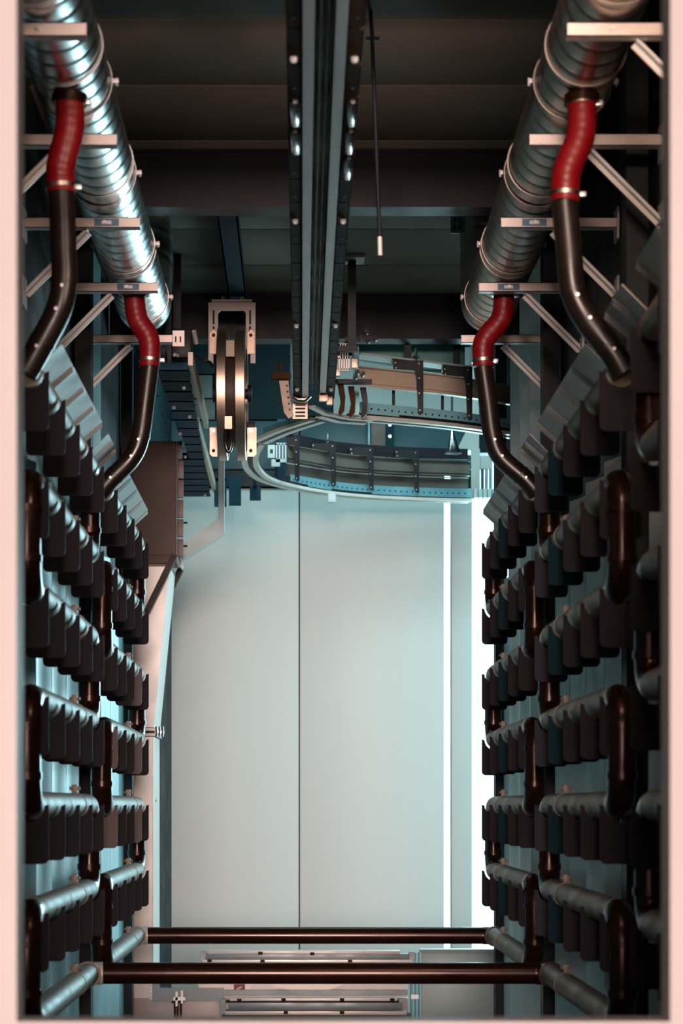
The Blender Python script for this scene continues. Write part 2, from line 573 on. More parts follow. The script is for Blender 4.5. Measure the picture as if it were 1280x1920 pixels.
# cross pipes low down between the coils
for bi, lab in ((2, 'upper farther brown pipe crossing low between the coils'), (1, 'lower nearer brown pipe crossing low between the coils')):
    y = BANK[bi] + LEN
    z = Z(-2 * ROW)
    xa, xb = U(-1, UA), U(1, UA)
    t = thing('cross_pipe', lab, 'pipe', (CX, y, z))
    ra = 0.06
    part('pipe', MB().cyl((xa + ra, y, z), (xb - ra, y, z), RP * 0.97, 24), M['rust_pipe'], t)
    for sx, xx in ((1, xa), (-1, xb)):
        pts = [(xx + sx * (ra - ra * math.cos(a)) - 0, y - ra + ra * math.sin(a), z) for a in [PI / 2 * i / 8 for i in range(9)]]
        part('elbow', MB().tube(pts, RP * 1.02, 20), M['galv_flat'] if sx > 0 else M['rust_pipe'], t, at=(xx, y, z))
        part('elbow_collar', MB().ring((xx, y - ra - 0.01, z), (0, 1, 0), 0.0495, 0.057, 0.025), M['row_pipe'] if sx > 0 else M['rust_pipe'], t, at=(xx, y, z))

# ------------------------------------------------------------------ spiral ducts
DX = {-1: -0.80, 1: 0.95}
RD = 0.133
ZD = 2.393 + RD + 0.012


def spiral(path, r, n=40, pitch=0.115, amp=0.0026, cap=True):
    """tube along a finely sampled path whose radius carries the lock seam helix"""
    bm = bmesh.new()
    pts = [Vector(p) for p in path]
    N = len(pts)
    s = Vector((1, 0, 0))
    L = 0
    rings = []
    for i, p in enumerate(pts):
        if i:
            L += (pts[i] - pts[i - 1]).length
        t = (pts[min(i + 1, N - 1)] - pts[max(i - 1, 0)]).normalized()
        s = (s - t * s.dot(t)).normalized()
        u = t.cross(s)
        ring = []
        for k in range(n):
            a = 2 * PI * k / n
            f = (L / pitch + k / n) % 1.0
            g = math.exp(-((f - 0.5) / 0.07) ** 2) * 1.0 + 0.45 * (1 - abs(2 * ((f + 0.5) % 1) - 1)) * 0.0
            bul = math.sin(PI * ((f + 0.5) % 1.0))
            rr = r + amp * (0.35 * bul - 1.5 * g)
            ring.append(bm.verts.new(p + (s * math.cos(a) + u * math.sin(a)) * rr))
        rings.append(ring)
    for a, b in zip(rings, rings[1:]):
        for k in range(n):
            bm.faces.new((a[k], a[(k + 1) % n], b[(k + 1) % n], b[k])).smooth = True
    if cap:
        bm.faces.new(list(reversed(rings[0])))
        bm.faces.new(rings[-1])
    mb = MB()
    mb.bm.free()
    mb.bm = bm
    return mb


for s in (-1, 1):
    x = DX[s]
    z = Z(ZD)
    lab = 'shiny spiral steel air duct running along the left wall' if s < 0 else 'dark spiral steel air duct running along the right wall'
    t = thing('spiral_duct', lab, 'air duct', (x, 10.2, z))
    n = int((10.0 - 4.2) / 0.008)
    straight = [(x, 4.2 + 0.008 * i, z) for i in range(n)]
    yl = straight[-1][1]
    re = 0.17
    el = [(x, yl + re * math.sin(a), z + re - re * math.cos(a)) for a in [PI / 2 * i / 23 for i in range(1, 24)]]
    zt = Z(ZC) - 0.012
    up = []
    zz = el[-1][2]
    while zz + 0.008 < zt:
        zz += 0.008
        up.append((x, yl + re, zz))
    GV = M['galv'] if s < 0 else M['galv_shaded']
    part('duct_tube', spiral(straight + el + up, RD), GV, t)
    for y in (5.4, 6.6, 7.8, 9.0):
        part('seam_band', MB().ring((x, y, z), (0, 1, 0), RD + 0.002, RD + 0.0065, 0.03, 40), GV, t, at=(x, y, z))
    for y in (4.9, 5.92, 6.92, 7.92, 8.92, 9.85):
        b = MB().ring((x, y, z), (0, 1, 0), RD + 0.003, RD + 0.006, 0.022, 40)
        st = part('strap', b, GV, t, at=(x, y, z))
        for sx in (-1, 1):
            q = MB().box(x + sx * (RD + 0.005) - 0.004, x + sx * (RD + 0.005) + 0.004 + sx * 0.018, y - 0.01, y + 0.01, z - 0.008, z + 0.008, bev=0.002)
            q.cyl((x + sx * (RD + 0.02), y, z - 0.016), (x + sx * (RD + 0.02), y, z + 0.012), 0.004, 8)
            part('strap_bolt', q, M['galv_flat'], st, at=(x, y, z))

# ------------------------------------------------------------------ wall brackets under the ducts
ORD = ['first', 'second', 'third', 'fourth', 'fifth']
for s in (-1, 1):
    for i in range(5):
        y = 6.05 + i + 0.0
        zt = 2.393
        u0, u1 = 0.735, UW - 0.014
        if s > 0:
            u1 -= 0.0
        t = thing('wall_bracket', '%s steel bracket from the doorway carrying the duct on the %s wall' % (ORD[i], SIDE[s]), 'bracket', (U(s, UW), y, Z(zt)), 'duct brackets')
        xa, xb = sorted((U(s, u0), U(s, u1)))
        b = MB().box(xa, xb, y - 0.0205, y - 0.0175, Z(zt - 0.042), Z(zt))      # front web
        b.box(xa, xb, y - 0.0205, y + 0.02, Z(zt - 0.003), Z(zt))
        b.box(xa, xb, y - 0.0205, y + 0.02, Z(zt - 0.042), Z(zt - 0.039))
        part('arm', b, M['pinkmetal'], t)
        bx = (U(s, 0.95), y + 0.015, Z(zt - 0.045))
        ex = (U(s, 1.205), y + 0.015, Z(zt - 0.30))
        b = MB().obox(bx, ex, 0.006, 0.036, up=(0, 1, 0))
        b.obox((bx[0], bx[1] + 0.016, bx[2]), (ex[0], ex[1] + 0.016, ex[2]), 0.036, 0.005, up=(0, 1, 0))
        part('brace', b, M['galv_flat'], t)
        wx = U(s, UW - 0.019)
        part('wall_plate', MB().box(wx - 0.005, wx + 0.005, y - 0.04, y + 0.05, Z(zt - 0.36), Z(zt - 0.24), bev=0.002), M['galv_flat'], t, at=(wx, y, Z(zt - 0.3)))
        part('end_plate', MB().box(wx - 0.005, wx + 0.005, y - 0.04, y + 0.05, Z(zt - 0.09), Z(zt + 0.04), bev=0.002), M['pinkmetal'], t, at=(wx, y, Z(zt)))
        # hex bolt holding the strap
        part('bolt', MB().cyl((DX[s], y - 0.03, Z(zt - 0.02)), (DX[s], y - 0.02, Z(zt - 0.02)), 0.008, 6), M['bolt'], t, at=(DX[s], y - 0.025, Z(zt - 0.02)))
        if i in (2, 3):
            fa, fb = sorted((U(s, 0.82), U(s, 0.92)))
            k = part('sticker', MB().box(fa, fb, y - 0.0215, y - 0.0206, Z(zt - 0.036), Z(zt - 0.006)), M['sticker_blue'], t, at=((fa + fb) / 2, y, Z(zt)), label='worn blue and white sticker on the arm')
            part('sticker_patch', MB().box(fa + 0.03, fb - 0.03, y - 0.0222, y - 0.0216, Z(zt - 0.028), Z(zt - 0.014)), M['label_white'], k, at=((fa + fb) / 2, y, Z(zt)))
        if i == 4 and s < 0:
            xx = U(s, u0)
            b = MB().box(xx, xx + 0.06, y + 0.02, y + 0.028, Z(zt - 0.05), Z(zt + 0.03))
            p_ = part('slotted_end', b, M['pinkmetal'], t, at=(xx, y, Z(zt)))
            for q in (0.012, 0.036):
                part('slot', MB().box(xx + q, xx + q + 0.008, y + 0.018, y + 0.0202, Z(zt - 0.03), Z(zt + 0.0)), M['black'], p_, at=(xx, y, Z(zt)))

# ------------------------------------------------------------------ red hoses and down pipes
HOSES = [
    (-1, 1, [(-.785, 2.40), (-.785, 2.29), (-.815, 2.16), (-.812, 2.07)], [(-.812, 2.07), (-.806, 1.90), (-.803, 1.77), (-.825, 1.67), (-.89, 1.545), (-.935, 1.465)],
     'red flexible hose with steel clamps hanging under the left duct, nearer one', 'black bent pipe below the nearer red hose on the left'),
    (-1, 2, [(-.782, 2.40), (-.765, 2.27), (-.71, 2.17), (-.708, 2.04)], [(-.708, 2.04), (-.728, 1.88), (-.75, 1.72), (-.79, 1.62), (-.885, 1.52), (-.94, 1.46)],
     'red flexible hose with steel clamps near the far end of the left duct', 'black bent pipe below the farther red hose on the left'),
    (1, 1, [(.948, 2.40), (.945, 2.27), (.90, 2.15), (.89, 2.04)], [(.89, 2.04), (.905, 1.88), (.92, 1.74), (.97, 1.64), (1.05, 1.535), (1.093, 1.462)],
     'dark red flexible hose hanging under the right duct, nearer one', 'black bent pipe below the nearer red hose on the right'),
    (1, 2, [(.944, 2.40), (.93, 2.27), (.85, 2.16), (.845, 2.04)], [(.845, 2.04), (.868, 1.88), (.89, 1.72), (.93, 1.62), (1.04, 1.52), (1.095, 1.46)],
     'dark red flexible hose near the far end of the right duct', 'black bent pipe below the farther red hose on the right'),
]
for s, bi, hp, pp, l1, l2 in HOSES:
    y = BANK[bi]
    t = thing('flexible_hose', l1, 'hose', (hp[-1][0], y, Z(hp[-1][1])))
    pts = catmull([(a, y, Z(b)) for a, b in hp], 16)
    part('hose', MB().tube(pts, 0.049, 24, rfun=lambda i: 0.0488 + 0.0004 * math.sin(i * 1.6)), M['red'], t)
    for a in (3, len(pts) - 5):
        d = pts[a + 1] - pts[a]
        cpart = part('hose_clamp', MB().ring(pts[a], d, 0.0495, 0.0525, 0.014), M['clamp'], t, at=pts[a])
        q = MB().box(pts[a].x + 0.045, pts[a].x + 0.07, y - 0.012, y + 0.012, pts[a].z - 0.008, pts[a].z + 0.008, bev=0.002)
        part('clamp_screw', q, M['bolt'], cpart, at=pts[a])
    part('duct_nipple', MB().ring((hp[0][0], y, Z(2.388)), (0, 0, 1), 0.0495, 0.06, 0.03), M['rust_pipe'], t, at=(hp[0][0], y, Z(2.4)))
    t = thing('bent_pipe', l2, 'pipe', (pp[-1][0], y, Z(pp[-1][1])))
    pts = catmull([(a, y, Z(b)) for a, b in pp], 10)
    part('pipe', MB().tube(pts, 0.0445, 24), M['dark_pipe'], t)
    for a in (20, 38):
        d = pts[a + 1] - pts[a]
        part('weld_collar', MB().ring(pts[a], d, 0.044, 0.0465, 0.012), M['dark_pipe'], t, at=pts[a])
    for a in (22, 30, 40):
        q = pts[a]
        part('rivet', MB().cyl((q.x, y - 0.0445, q.z), (q.x, y - 0.05, q.z), 0.006, 8), M['bolt'], t, at=q)

# ------------------------------------------------------------------ deflector panels above the top rows
for s in (-1, 1):
    for bi in ((1, 2) if s < 0 else (0, 1, 2)):
        y0 = BANK[bi]
        lab = {(-1, 1): 'white tilted deflector strip above the nearer left coil', (-1, 2): 'white tilted deflector strip above the farther left coil',
               (1, 0): 'dim tilted deflector strip above the blurred nearest right coil', (1, 1): 'brownish tilted deflector strip above the middle right coil',
               (1, 2): 'brownish tilted deflector strip above the farthest right coil'}[(s, bi)]
        t = thing('deflector', lab, 'deflector', (U(s, UA), y0, Z(1.56)))
        segs = [(y0 + 0.32 + 0.36 * k, y0 + 0.32 + 0.36 * (k + 1)) for k in range(4)]
        if bi < 2:
            segs += [(y0 + 2.02, y0 + 2.20), (y0 + 2.20, y0 + 2.38)]
        for a, b in segs:
            m = MB()
            A = Vector((U(s, UA), 0, Z(1.56)))
            B = Vector((U(s, UA - 0.078), 0, Z(1.638)))
            ext = Vector((U(s, UA + 0.03), 0, Z(1.53)))
            nrm = Vector((-(B - A).z, 0, (B - A).x)).normalized() * 0.002
            m.obox((ext.x * .0 + (A.x + B.x) / 2, a + 0.004, (A.z + B.z) / 2), ((A.x + B.x) / 2, b - 0.004, (A.z + B.z) / 2), 0.112, 0.003, up=(-s * 1, 0, -1) if s > 0 else (1, 0, -1))
            # folded lap at the seam
            m.obox(((A.x + B.x) / 2, b - 0.03, (A.z + B.z) / 2 - 0.004), ((A.x + B.x) / 2, b - 0.003, (A.z + B.z) / 2 - 0.016), 0.112, 0.003, up=(1 if s < 0 else -1, 0, -1))
            part('deflector_panel', m, M['deflector'], t, at=(A.x, a, A.z))
        # stays that carry the strip from the wall
        for a in (y0 + 0.5, y0 + 1.6):
            part('stay', MB().obox((U(s, UA - 0.03), a, Z(1.605)), (U(s, UW - 0.014), a, Z(1.605)), 0.02, 0.006), M['post'], t, at=(U(s, UA), a, Z(1.6)))

# ------------------------------------------------------------------ overhead conveyor
ZR = 2.30
t = thing('overhead_conveyor', 'twin rail overhead conveyor running down the middle of the ceiling', 'conveyor', (0.07, 11.0, Z(ZR)))
for xa, xb, ye in ((0.0, 0.043, 11.12), (0.097, 0.14, 11.0)):
    ys = [5.2, 6.9, 8.05, 9.75, ye]
    for a, b in zip(ys, ys[1:]):
        m = MB().box(xa, xb, a + 0.001, b - 0.001, Z(ZR), Z(ZR + 0.004))
        m.box(xa, xa + 0.004, a + 0.001, b - 0.001, Z(ZR), Z(ZR + 0.06))
        m.box(xb - 0.004, xb, a + 0.001, b - 0.001, Z(ZR), Z(ZR + 0.06))
        m.box(xa, xb, a + 0.001, b - 0.001, Z(ZR + 0.056), Z(ZR + 0.06))
        part('rail', m, M['rail'], t, at=(xa, a, Z(ZR)))
part('slot_liner', MB().box(-0.02, 0.16, 5.2, 11.05, Z(ZR + 0.062), Z(ZR + 0.10)), M['black'], t)
part('chain_strand', MB().box(0.055, 0.062, 5.2, 11.05, Z(ZR + 0.03), Z(ZR + 0.06)).box(0.076, 0.083, 5.2, 11.05, Z(ZR + 0.03), Z(ZR + 0.06)), M['wheel_core'], t)


def flange(m):
    poly = [(-0.022, 0.0), (0.022, 0.0), (0.022, 0.262), (0.008, 0.272), (-0.012, 0.272), (-0.022, 0.258)]
    return MB().prism(poly, 'z', 0.0, 0.008).box(-0.022, -0.017, 0.02, 0.25, 0.0, 0.035).mesh('flange_plate', m)


fm = {'brown': flange(M['brownplate']), 'chrome': flange(M['chrome'])}
hole_me = MB().cyl((0, 0, -0.001), (0, 0, 0.004), 0.007, 10).mesh('hole', M['black'])
roller_me = MB().tube([(0, 0, 0), (0, 0.012, 0), (0, 0.02, 0), (0, 0.20, 0), (0, 0.21, 0), (0, 0.222, 0)], 0.016, 16, rfun=lambda i: (0.008, 0.012, 0.017, 0.017, 0.012, 0.008)[i]).mesh('guide_roller', M['chrome'])
bolt_me = MB().cyl((0, 0, -0.012), (0, 0, 0.0), 0.012, 6).cyl((0, 0, -0.016), (0, 0, -0.012), 0.0075, 10).mesh('bolt', M['bolt'])
for s, xx in ((-1, -0.024), (1, 0.164)):
    for k in range(21):
        y0 = 5.30 + 0.2817 * k
        mm = fm['brown']
        p = share('flange_plate', mm, t, (xx, y0, Z(ZR + 0.006)))
        if s > 0:
            p.scale.x = -1
        if k in (4, 5, 6) and not (s < 0 and k == 6):
            share('guide_roller', roller_me, p, (xx - s * 0.004, y0 + 0.02, Z(ZR + 0.0)))['label'] = 'polished guide roller'
        share('hole', hole_me, p, (xx, y0 + 0.2, Z(ZR + 0.006)))
    for y in (6.08, 7.765, 9.455, 10.9):
        share('bolt', bolt_me, t, (xx + (-0.0 if s < 0 else 0.0), y, Z(ZR + 0.004)))
for y in (6.58, 9.14):
    part('hanger', MB().box(0.05, 0.09, y - 0.02, y + 0.02, Z(ZR + 0.10), Z(2.75)), M['black'], t, at=(0.07, y, Z(2.5)))
# post from the ceiling beside the end of the conveyor
m = MB().box(0.255, 0.30, 10.86, 10.90, Z(2.53), Z(ZC) - 0.012)
part('ceiling_hanger', m, M['post'], t, at=(0.277, 10.88, Z(2.55)))
part('hanger_plate', MB().box(0.22, 0.345, 10.8, 10.95, Z(ZC) - 0.03, Z(ZC) - 0.012).box(0.24, 0.26, 10.83, 10.85, Z(ZC) - 0.045, Z(ZC) - 0.03), M['galv_flat'], t, at=(0.277, 10.88, Z(ZC)))
part('hanger_foot', MB().box(0.10, 0.31, 10.86, 10.90, Z(2.50), Z(2.53)).box(0.10, 0.13, 10.86, 10.90, Z(2.36), Z(2.53)), M['post'], t, at=(0.277, 10.88, Z(2.5)))

# rail switch and hardware at the end of the conveyor
t = thing('rail_switch', 'switch of slotted tan brackets where the twin rail meets the side tracks', 'rail switch', (0.07, 11.3, Z(ZR)))


def comb(mb, x0, x1, y, z0, z1, n):
    """slotted plate facing the tunnel"""
    h = (z1 - z0) / (2 * n + 1)
    mb.box(x0, x0 + 0.014, y - 0.004, y + 0.004, z0, z1)
    mb.box(x1 - 0.014, x1, y - 0.004, y + 0.004, z0, z1)
    for i in range(n + 1):
        mb.box(x0 + 0.014, x1 - 0.014, y - 0.004, y + 0.004, z0 + 2 * i * h, z0 + (2 * i + 1) * h)


m = MB()
comb(m, -0.05, 0.035, 11.26, Z(2.205), Z(2.30), 4)
part('slotted_clamp', m, M['clampplate'], t, at=(0, 11.26, Z(2.25)))
m = MB().prism([(-0.128, Z(2.42)), (-0.075, Z(2.42)), (-0.062, Z(2.30)), (-0.045, Z(2.22)), (-0.075, Z(2.205)), (-0.10, Z(2.24))], 'y', 11.24, 11.25)
p = part('side_arm', m, M['armtan'], t, at=(-0.09, 11.24, Z(2.3)))
for q in range(5):
    part('hole', MB().cyl((-0.083 + q * 0.004, 11.238, Z(2.39 - q * 0.034)), (-0.083 + q * 0.004, 11.2405, Z(2.39 - q * 0.034)), 0.006, 8), M['black'], p, at=(-0.083, 11.24, Z(2.39 - q * 0.034)))
part('arm_top', MB().box(-0.17, -0.06, 11.2, 11.26, Z(2.42), Z(2.46), bev=0.006).cyl((-0.12, 11.23, Z(2.46)), (-0.12, 11.23, Z(2.52)), 0.012, 8), M['brownplate'], t, at=(-0.1, 11.24, Z(2.44)))
part('cap', MB().tube([(-0.055, 11.15, Z(2.315)), (-0.02, 11.16, Z(2.295)), (0.02, 11.16, Z(2.295)), (0.045, 11.15, Z(2.32))], 0.018, 12), M['clamp'], t, at=(0, 11.15, Z(2.3)))
# pink clamp stack to the right of the rails
m = MB()
y = 10.98
m.box(0.155, 0.215, y, y + 0.03, Z(2.49), Z(2.535), bev=0.003)
m.box(0.155, 0.20, y, y + 0.03, Z(2.43), Z(2.487), bev=0.003)
m.box(0.178, 0.215, y, y + 0.03, Z(2.39), Z(2.43), bev=0.003)
part('clamp_block', m, M['pinkmetal'], t, at=(0.18, y, Z(2.46)))
m = MB()
for q in range(5):
    m.box(0.206 + q * 0.0135, 0.2145 + q * 0.0135, y + 0.005, y + 0.025, Z(2.425), Z(2.57))
m.box(0.206, 0.268, y + 0.005, y + 0.025, Z(2.555), Z(2.572))
m.box(0.206, 0.268, y + 0.005, y + 0.025, Z(2.485), Z(2.50))
m.box(0.206, 0.268, y + 0.005, y + 0.025, Z(2.42), Z(2.432))
part('finned_clamp', m, M['pinkmetal'], t, at=(0.23, y, Z(2.5)))
part('copper_block', MB().box(0.278, 0.313, y, y + 0.03, Z(2.435), Z(2.485), bev=0.004), M['clampplate'], t, at=(0.295, y, Z(2.46)))
m = MB()
for q in (0.180, 0.206):
    m.cyl((q, y - 0.014, Z(2.515)), (q, y, Z(2.515)), 0.010, 8)
m.cyl((0.275, y + 0.01, Z(2.50)), (0.275, y + 0.01, Z(2.56)), 0.010, 8)
part('bolt', m, M['chrome'], t, at=(0.19, y, Z(2.51)))
# small clamp at the end of the right rail
m = MB().box(0.098, 0.15, 11.08, 11.11, Z(2.27), Z(2.325), bev=0.004).box(0.14, 0.175, 11.1, 11.13, Z(2.255), Z(2.30), bev=0.004)
part('end_clamp', m, M['clampplate'], t, at=(0.12, 11.1, Z(2.3)))
part('bolt', MB().cyl((0.105, 11.06, Z(2.33)), (0.105, 11.08, Z(2.33)), 0.008, 8).cyl((0.155, 11.06, Z(2.34)), (0.155, 11.08, Z(2.34)), 0.009, 8), M['chrome'], t, at=(0.13, 11.07, Z(2.33)))
# dark curved legs to the right
for x0, y in ((0.205, 11.25), (0.265, 11.3), (0.335, 11.33)):
    m = MB().prism([(x0, Z(2.40)), (x0 + 0.035, Z(2.40)), (x0 + 0.045, Z(2.33)), (x0 + 0.04, Z(2.25)), (x0 + 0.015, Z(2.22)), (x0 + 0.005, Z(2.24)), (x0 + 0.018, Z(2.30))], 'y', y, y + 0.012)
    part('guide_leg', m, M['brownplate'] if x0 < 0.3 else M['black'], t, at=(x0, y, Z(2.3)))
part('cross_arm', MB().box(0.17, 0.40, 11.2, 11.24, Z(2.395), Z(2.42)).box(0.24, 0.42, 10.95, 10.99, Z(2.575), Z(2.60)), M['post'], t, at=(0.3, 11.22, Z(2.4)))
m = MB()
for q in ((0.33, 2.59), (0.37, 2.575), (0.41, 2.585), (0.36, 2.625), (0.31, 2.40), (0.34, 2.39), (0.30, 2.375)):
    m.cyl((q[0], 10.92, Z(q[1])), (q[0], 10.96, Z(q[1])), 0.014, 8)
part('terminal', m, M['black'], t, at=(0.35, 10.95, Z(2.58)), kind='stuff')
# switch tongue lying under the rails
m = MB().sweep([(0.06, 11.25), (0.14, 11.45), (0.30, 11.6), (0.42, 11.64)], -0.02, 0.02, Z(2.265), Z(2.28))
m.sweep([(0.10, 11.5), (0.22, 11.66), (0.38, 11.72)], -0.025, 0.025, Z(2.262), Z(2.277))
part('switch_tongue', m, M['paleline'], t, at=(0.2, 11.5, Z(2.27)))

# ------------------------------------------------------------------ curved tracks


def dense(pts, n=10):
    return [(p.x, p.y) for p in catmull([(a, b, 0) for a, b in pts], n)]


def track(label, path, beampath, hang, loc, mats, pins=()):
    t = thing('conveyor_track', label, 'track', loc)
    for w in ((-0.055, -0.018), (0.018, 0.055)):
        part('rail', MB().sweep(path, w[0], w[1], Z(2.272), Z(2.292)), M['paleline'], t)
    if beampath:
        part('slot_liner', MB().sweep(path, -0.05, 0.05, Z(2.294), Z(2.31)), M['black'], t)
        part('perforated_strip', MB().sweep(beampath, -0.032, -0.028, Z(2.30), Z(2.365)), M[mats[1]], t)
        m = MB()
        # holes of the strip, one dark plug each
        L = 0
        last = None
        acc = 0.03
        for a, b in zip(beampath, beampath[1:]):
            a, b = Vector(a), Vector(b)
            d = b - a
            u = d.normalized()
            nn = Vector((-u.y, u.x))
            while acc < d.length:
                p = a + u * acc
                q0 = p + nn * -0.0335
                q1 = p + nn * -0.0300
                m.cyl((q0.x, q0.y, Z(2.33)), (q1.x, q1.y, Z(2.33)), 0.006, 8)
                acc += 0.045
            acc -= d.length
        part('strip_hole', m, M['black'], t, kind='stuff')
        part('track_beam', MB().sweep(beampath, 0.0, 0.008, Z(2.47), Z(2.57)).sweep(beampath, -0.03, 0.03, Z(2.57), Z(2.576)).sweep(beampath, -0.02, 0.02, Z(2.464), Z(2.47)).sweep(beampath, -0.012, 0.012, Z(2.484), Z(2.492)), mats[0], t)
        for (x, y) in hang:
            m = MB().prism([(x - 0.172, Z(2.635)), (x, Z(2.635)), (x, Z(2.335)), (x - 0.012, Z(2.318)), (x - 0.026, Z(2.335)), (x - 0.034, Z(2.54)), (x - 0.045, Z(2.575)), (x - 0.172, Z(2.585))], 'y', y - 0.075, y - 0.069)
            m.box(x - 0.001, x + 0.006, y - 0.075, y - 0.04, Z(2.33), Z(2.635))
            h = part('hanger_plate', m, M['black'], t, at=(x, y, Z(2.5)))
            m = MB()
            for (a, b) in ((-0.16, 2.62), (-0.155, 2.59), (-0.02, 2.615), (-0.018, 2.53), (-0.018, 2.44), (-0.014, 2.34)):
                m.cyl((x + a, y - 0.08, Z(b)), (x + a, y - 0.075, Z(b)), 0.004, 8)
            part('rivet', m, M['galv_flat'], h, at=(x, y, Z(2.5)))
            part('rear_leg', MB().box(x - 0.172, x - 0.155, y + 0.06, y + 0.07, Z(2.34), Z(2.60)), M['black'], t, at=(x, y, Z(2.5)))
            part('hanger_top', MB().box(x - 0.172, x, y - 0.07, y + 0.07, Z(2.63), Z(2.635)), M['black'], t, at=(x, y, Z(2.65)))
        for (x, y) in pins:
            part('pin', MB().cyl((x, y, Z(2.635)), (x, y, Z(2.715)), 0.009, 8).cyl((x, y, Z(2.655)), (x, y, Z(2.667)), 0.02, 6), M['chrome'], t, at=(x, y, Z(2.7)))
    return t


upper = dense([(0.28, 11.62), (0.55, 11.72), (0.85, 11.86), (1.10, 12.02), (1.45, 12.30)])
uppb = dense([(0.33, 11.60), (0.55, 11.70), (0.85, 11.84), (1.10, 12.0), (1.45, 12.28)])
t = track('upper nearer curved track with beige beam and black hanger plates', upper, uppb,
          [(0.715, 11.76), (1.02, 11.93)], (0.7, 11.8, Z(2.28)), (M['ibeam'], 'perf_bright'), pins=[(0.68, 11.72)])
part('end_bracket', MB().box(0.305, 0.335, 11.52, 11.60, Z(2.28), Z(2.68)), M['perf'], t, at=(0.32, 11.56, Z(2.5)))
part('top_flange', MB().obox((0.32, 11.62, Z(2.648)), (1.0, 11.94, Z(2.642)), 0.12, 0.012), M['greygreen'], t, at=(0.6, 11.8, Z(2.7)))
for (x, y) in ((0.715, 11.79), (1.02, 11.95)):
    part('drop_bar', MB().box(x - 0.10, x - 0.06, y, y + 0.03, Z(2.66), Z(ZC) - 0.012), M['post'], t, at=(x, y, Z(2.7)))

lower = dense([(0.10, 11.68), (-0.10, 12.02), (-0.27, 12.40)], 4)
t = track('short straight double rail running diagonally behind the conveyor end', lower, None, (), (-0.1, 12.0, Z(2.28)), (M['ibeam'], 'perf_bright'))
part('slot_liner', MB().sweep(lower, -0.02, 0.02, Z(2.296), Z(2.31)), M['black'], t)
part('perforated_strip', MB().obox((-0.02, 12.06, Z(2.345)), (-0.24, 12.46, Z(2.345)), 0.004, 0.07), M['perf'], t)

lp = dense([(-0.29, 12.46), (-0.335, 12.9), (-0.33, 13.4), (-0.24, 13.85), (-0.02, 14.22), (0.25, 14.48), (0.55, 14.64), (0.9, 14.74), (1.26, 14.80)])
lpb = dense([(-0.10, 14.12), (0.25, 14.46), (0.55, 14.62), (0.9, 14.72), (1.26, 14.78)])
t = track('lower farther curved track sweeping around behind to the right', lp, lpb,
          [(-0.02, 14.2), (0.245, 14.44), (0.525, 14.6), (0.865, 14.71)], (0.5, 14.6, Z(2.28)), (M['ibeam2'], 'perf'), pins=[(0.19, 14.4), (-0.05, 14.17)])
part('upper_beam', MB().sweep(lpb, 0.06, 0.07, Z(2.60), Z(2.68)), M['beam'], t)
part('mid_beam', MB().sweep(lpb, 0.05, 0.06, Z(2.375), Z(2.45)), M['ibeam2'], t)
part('support_bar', MB().sweep(lpb, 0.04, 0.05, Z(2.455), Z(2.462)), M['paleline'], t)
part('left_post', MB().box(-0.17, -0.11, 13.9, 13.94, Z(2.30), Z(2.72)), M['slat'], t, at=(-0.14, 13.92, Z(2.5)))
m = MB()
comb(m, -0.235, -0.185, 13.80, Z(2.43), Z(2.52), 1)
for q in range(4):
    m.box(-0.18 + 0.021 * q, -0.168 + 0.021 * q, 13.80, 13.81, Z(2.42), Z(2.53))
m.box(-0.18, -0.105, 13.80, 13.81, Z(2.52), Z(2.535)).box(-0.18, -0.105, 13.80, 13.81, Z(2.40), Z(2.424)).box(-0.21, -0.15, 13.80, 13.81, Z(2.37), Z(2.42))
part('slotted_clamp', m, M['door'], t, at=(-0.17, 13.8, Z(2.47)))
part('end_plate', MB().box(1.26, 1.325, 14.66, 14.68, Z(2.28), Z(2.65)), M['greygreen'], t, at=(1.29, 14.67, Z(2.4)))
m = MB()
for q in range(5):
    m.box(1.27 + q * 0.034, 1.30 + q * 0.034, 14.55, 14.66, Z(2.27), Z(2.335), bev=0.006)
part('ribbed_foot', m, M['door'], t, at=(1.33, 14.6, Z(2.3)))
for q, c in ((1.345, 'teal'), (1.375, 'galv'), (1.405, 'perf')):
    part('cylinder', MB().cyl((q, 14.68, Z(2.33)), (q, 14.68, Z(2.50)), 0.012, 12), M[c], t, at=(q, 14.68, Z(2.35)))
part('gearbox', MB().box(1.325, 1.42, 14.67, 14.75, Z(2.50), Z(2.60), bev=0.01), M['greygreen'], t, at=(1.37, 14.7, Z(2.55)))
part('hanging_lug', MB().box(0.19, 0.25, 14.33, 14.37, Z(2.20), Z(2.265), bev=0.01), M['door'], t, at=(0.22, 14.35, Z(2.23)))
for x, y in ((-0.06, 14.17),):
    part('drop_bar', MB().box(x - 0.02, x + 0.02, y - 0.02, y + 0.02, Z(2.66), Z(3.69)), M['post'], t, at=(x, y, Z(2.7)))
for x, y, w in ((-0.62, 14.3, 0.085), (-0.525, 14.2, 0.06), (-0.345, 14.0, 0.08)):
    pass
part('end_lug', MB().box(-0.372, -0.292, 14.18, 14.19, Z(2.19), Z(2.29), bev=0.004), M['slat'], t, at=(-0.33, 14.18, Z(2.2)))
part('lug_arm', MB().box(-0.345, -0.32, 13.9, 14.2, Z(2.29), Z(2.31)), M['slat'], t, at=(-0.33, 14.1, Z(2.3)))

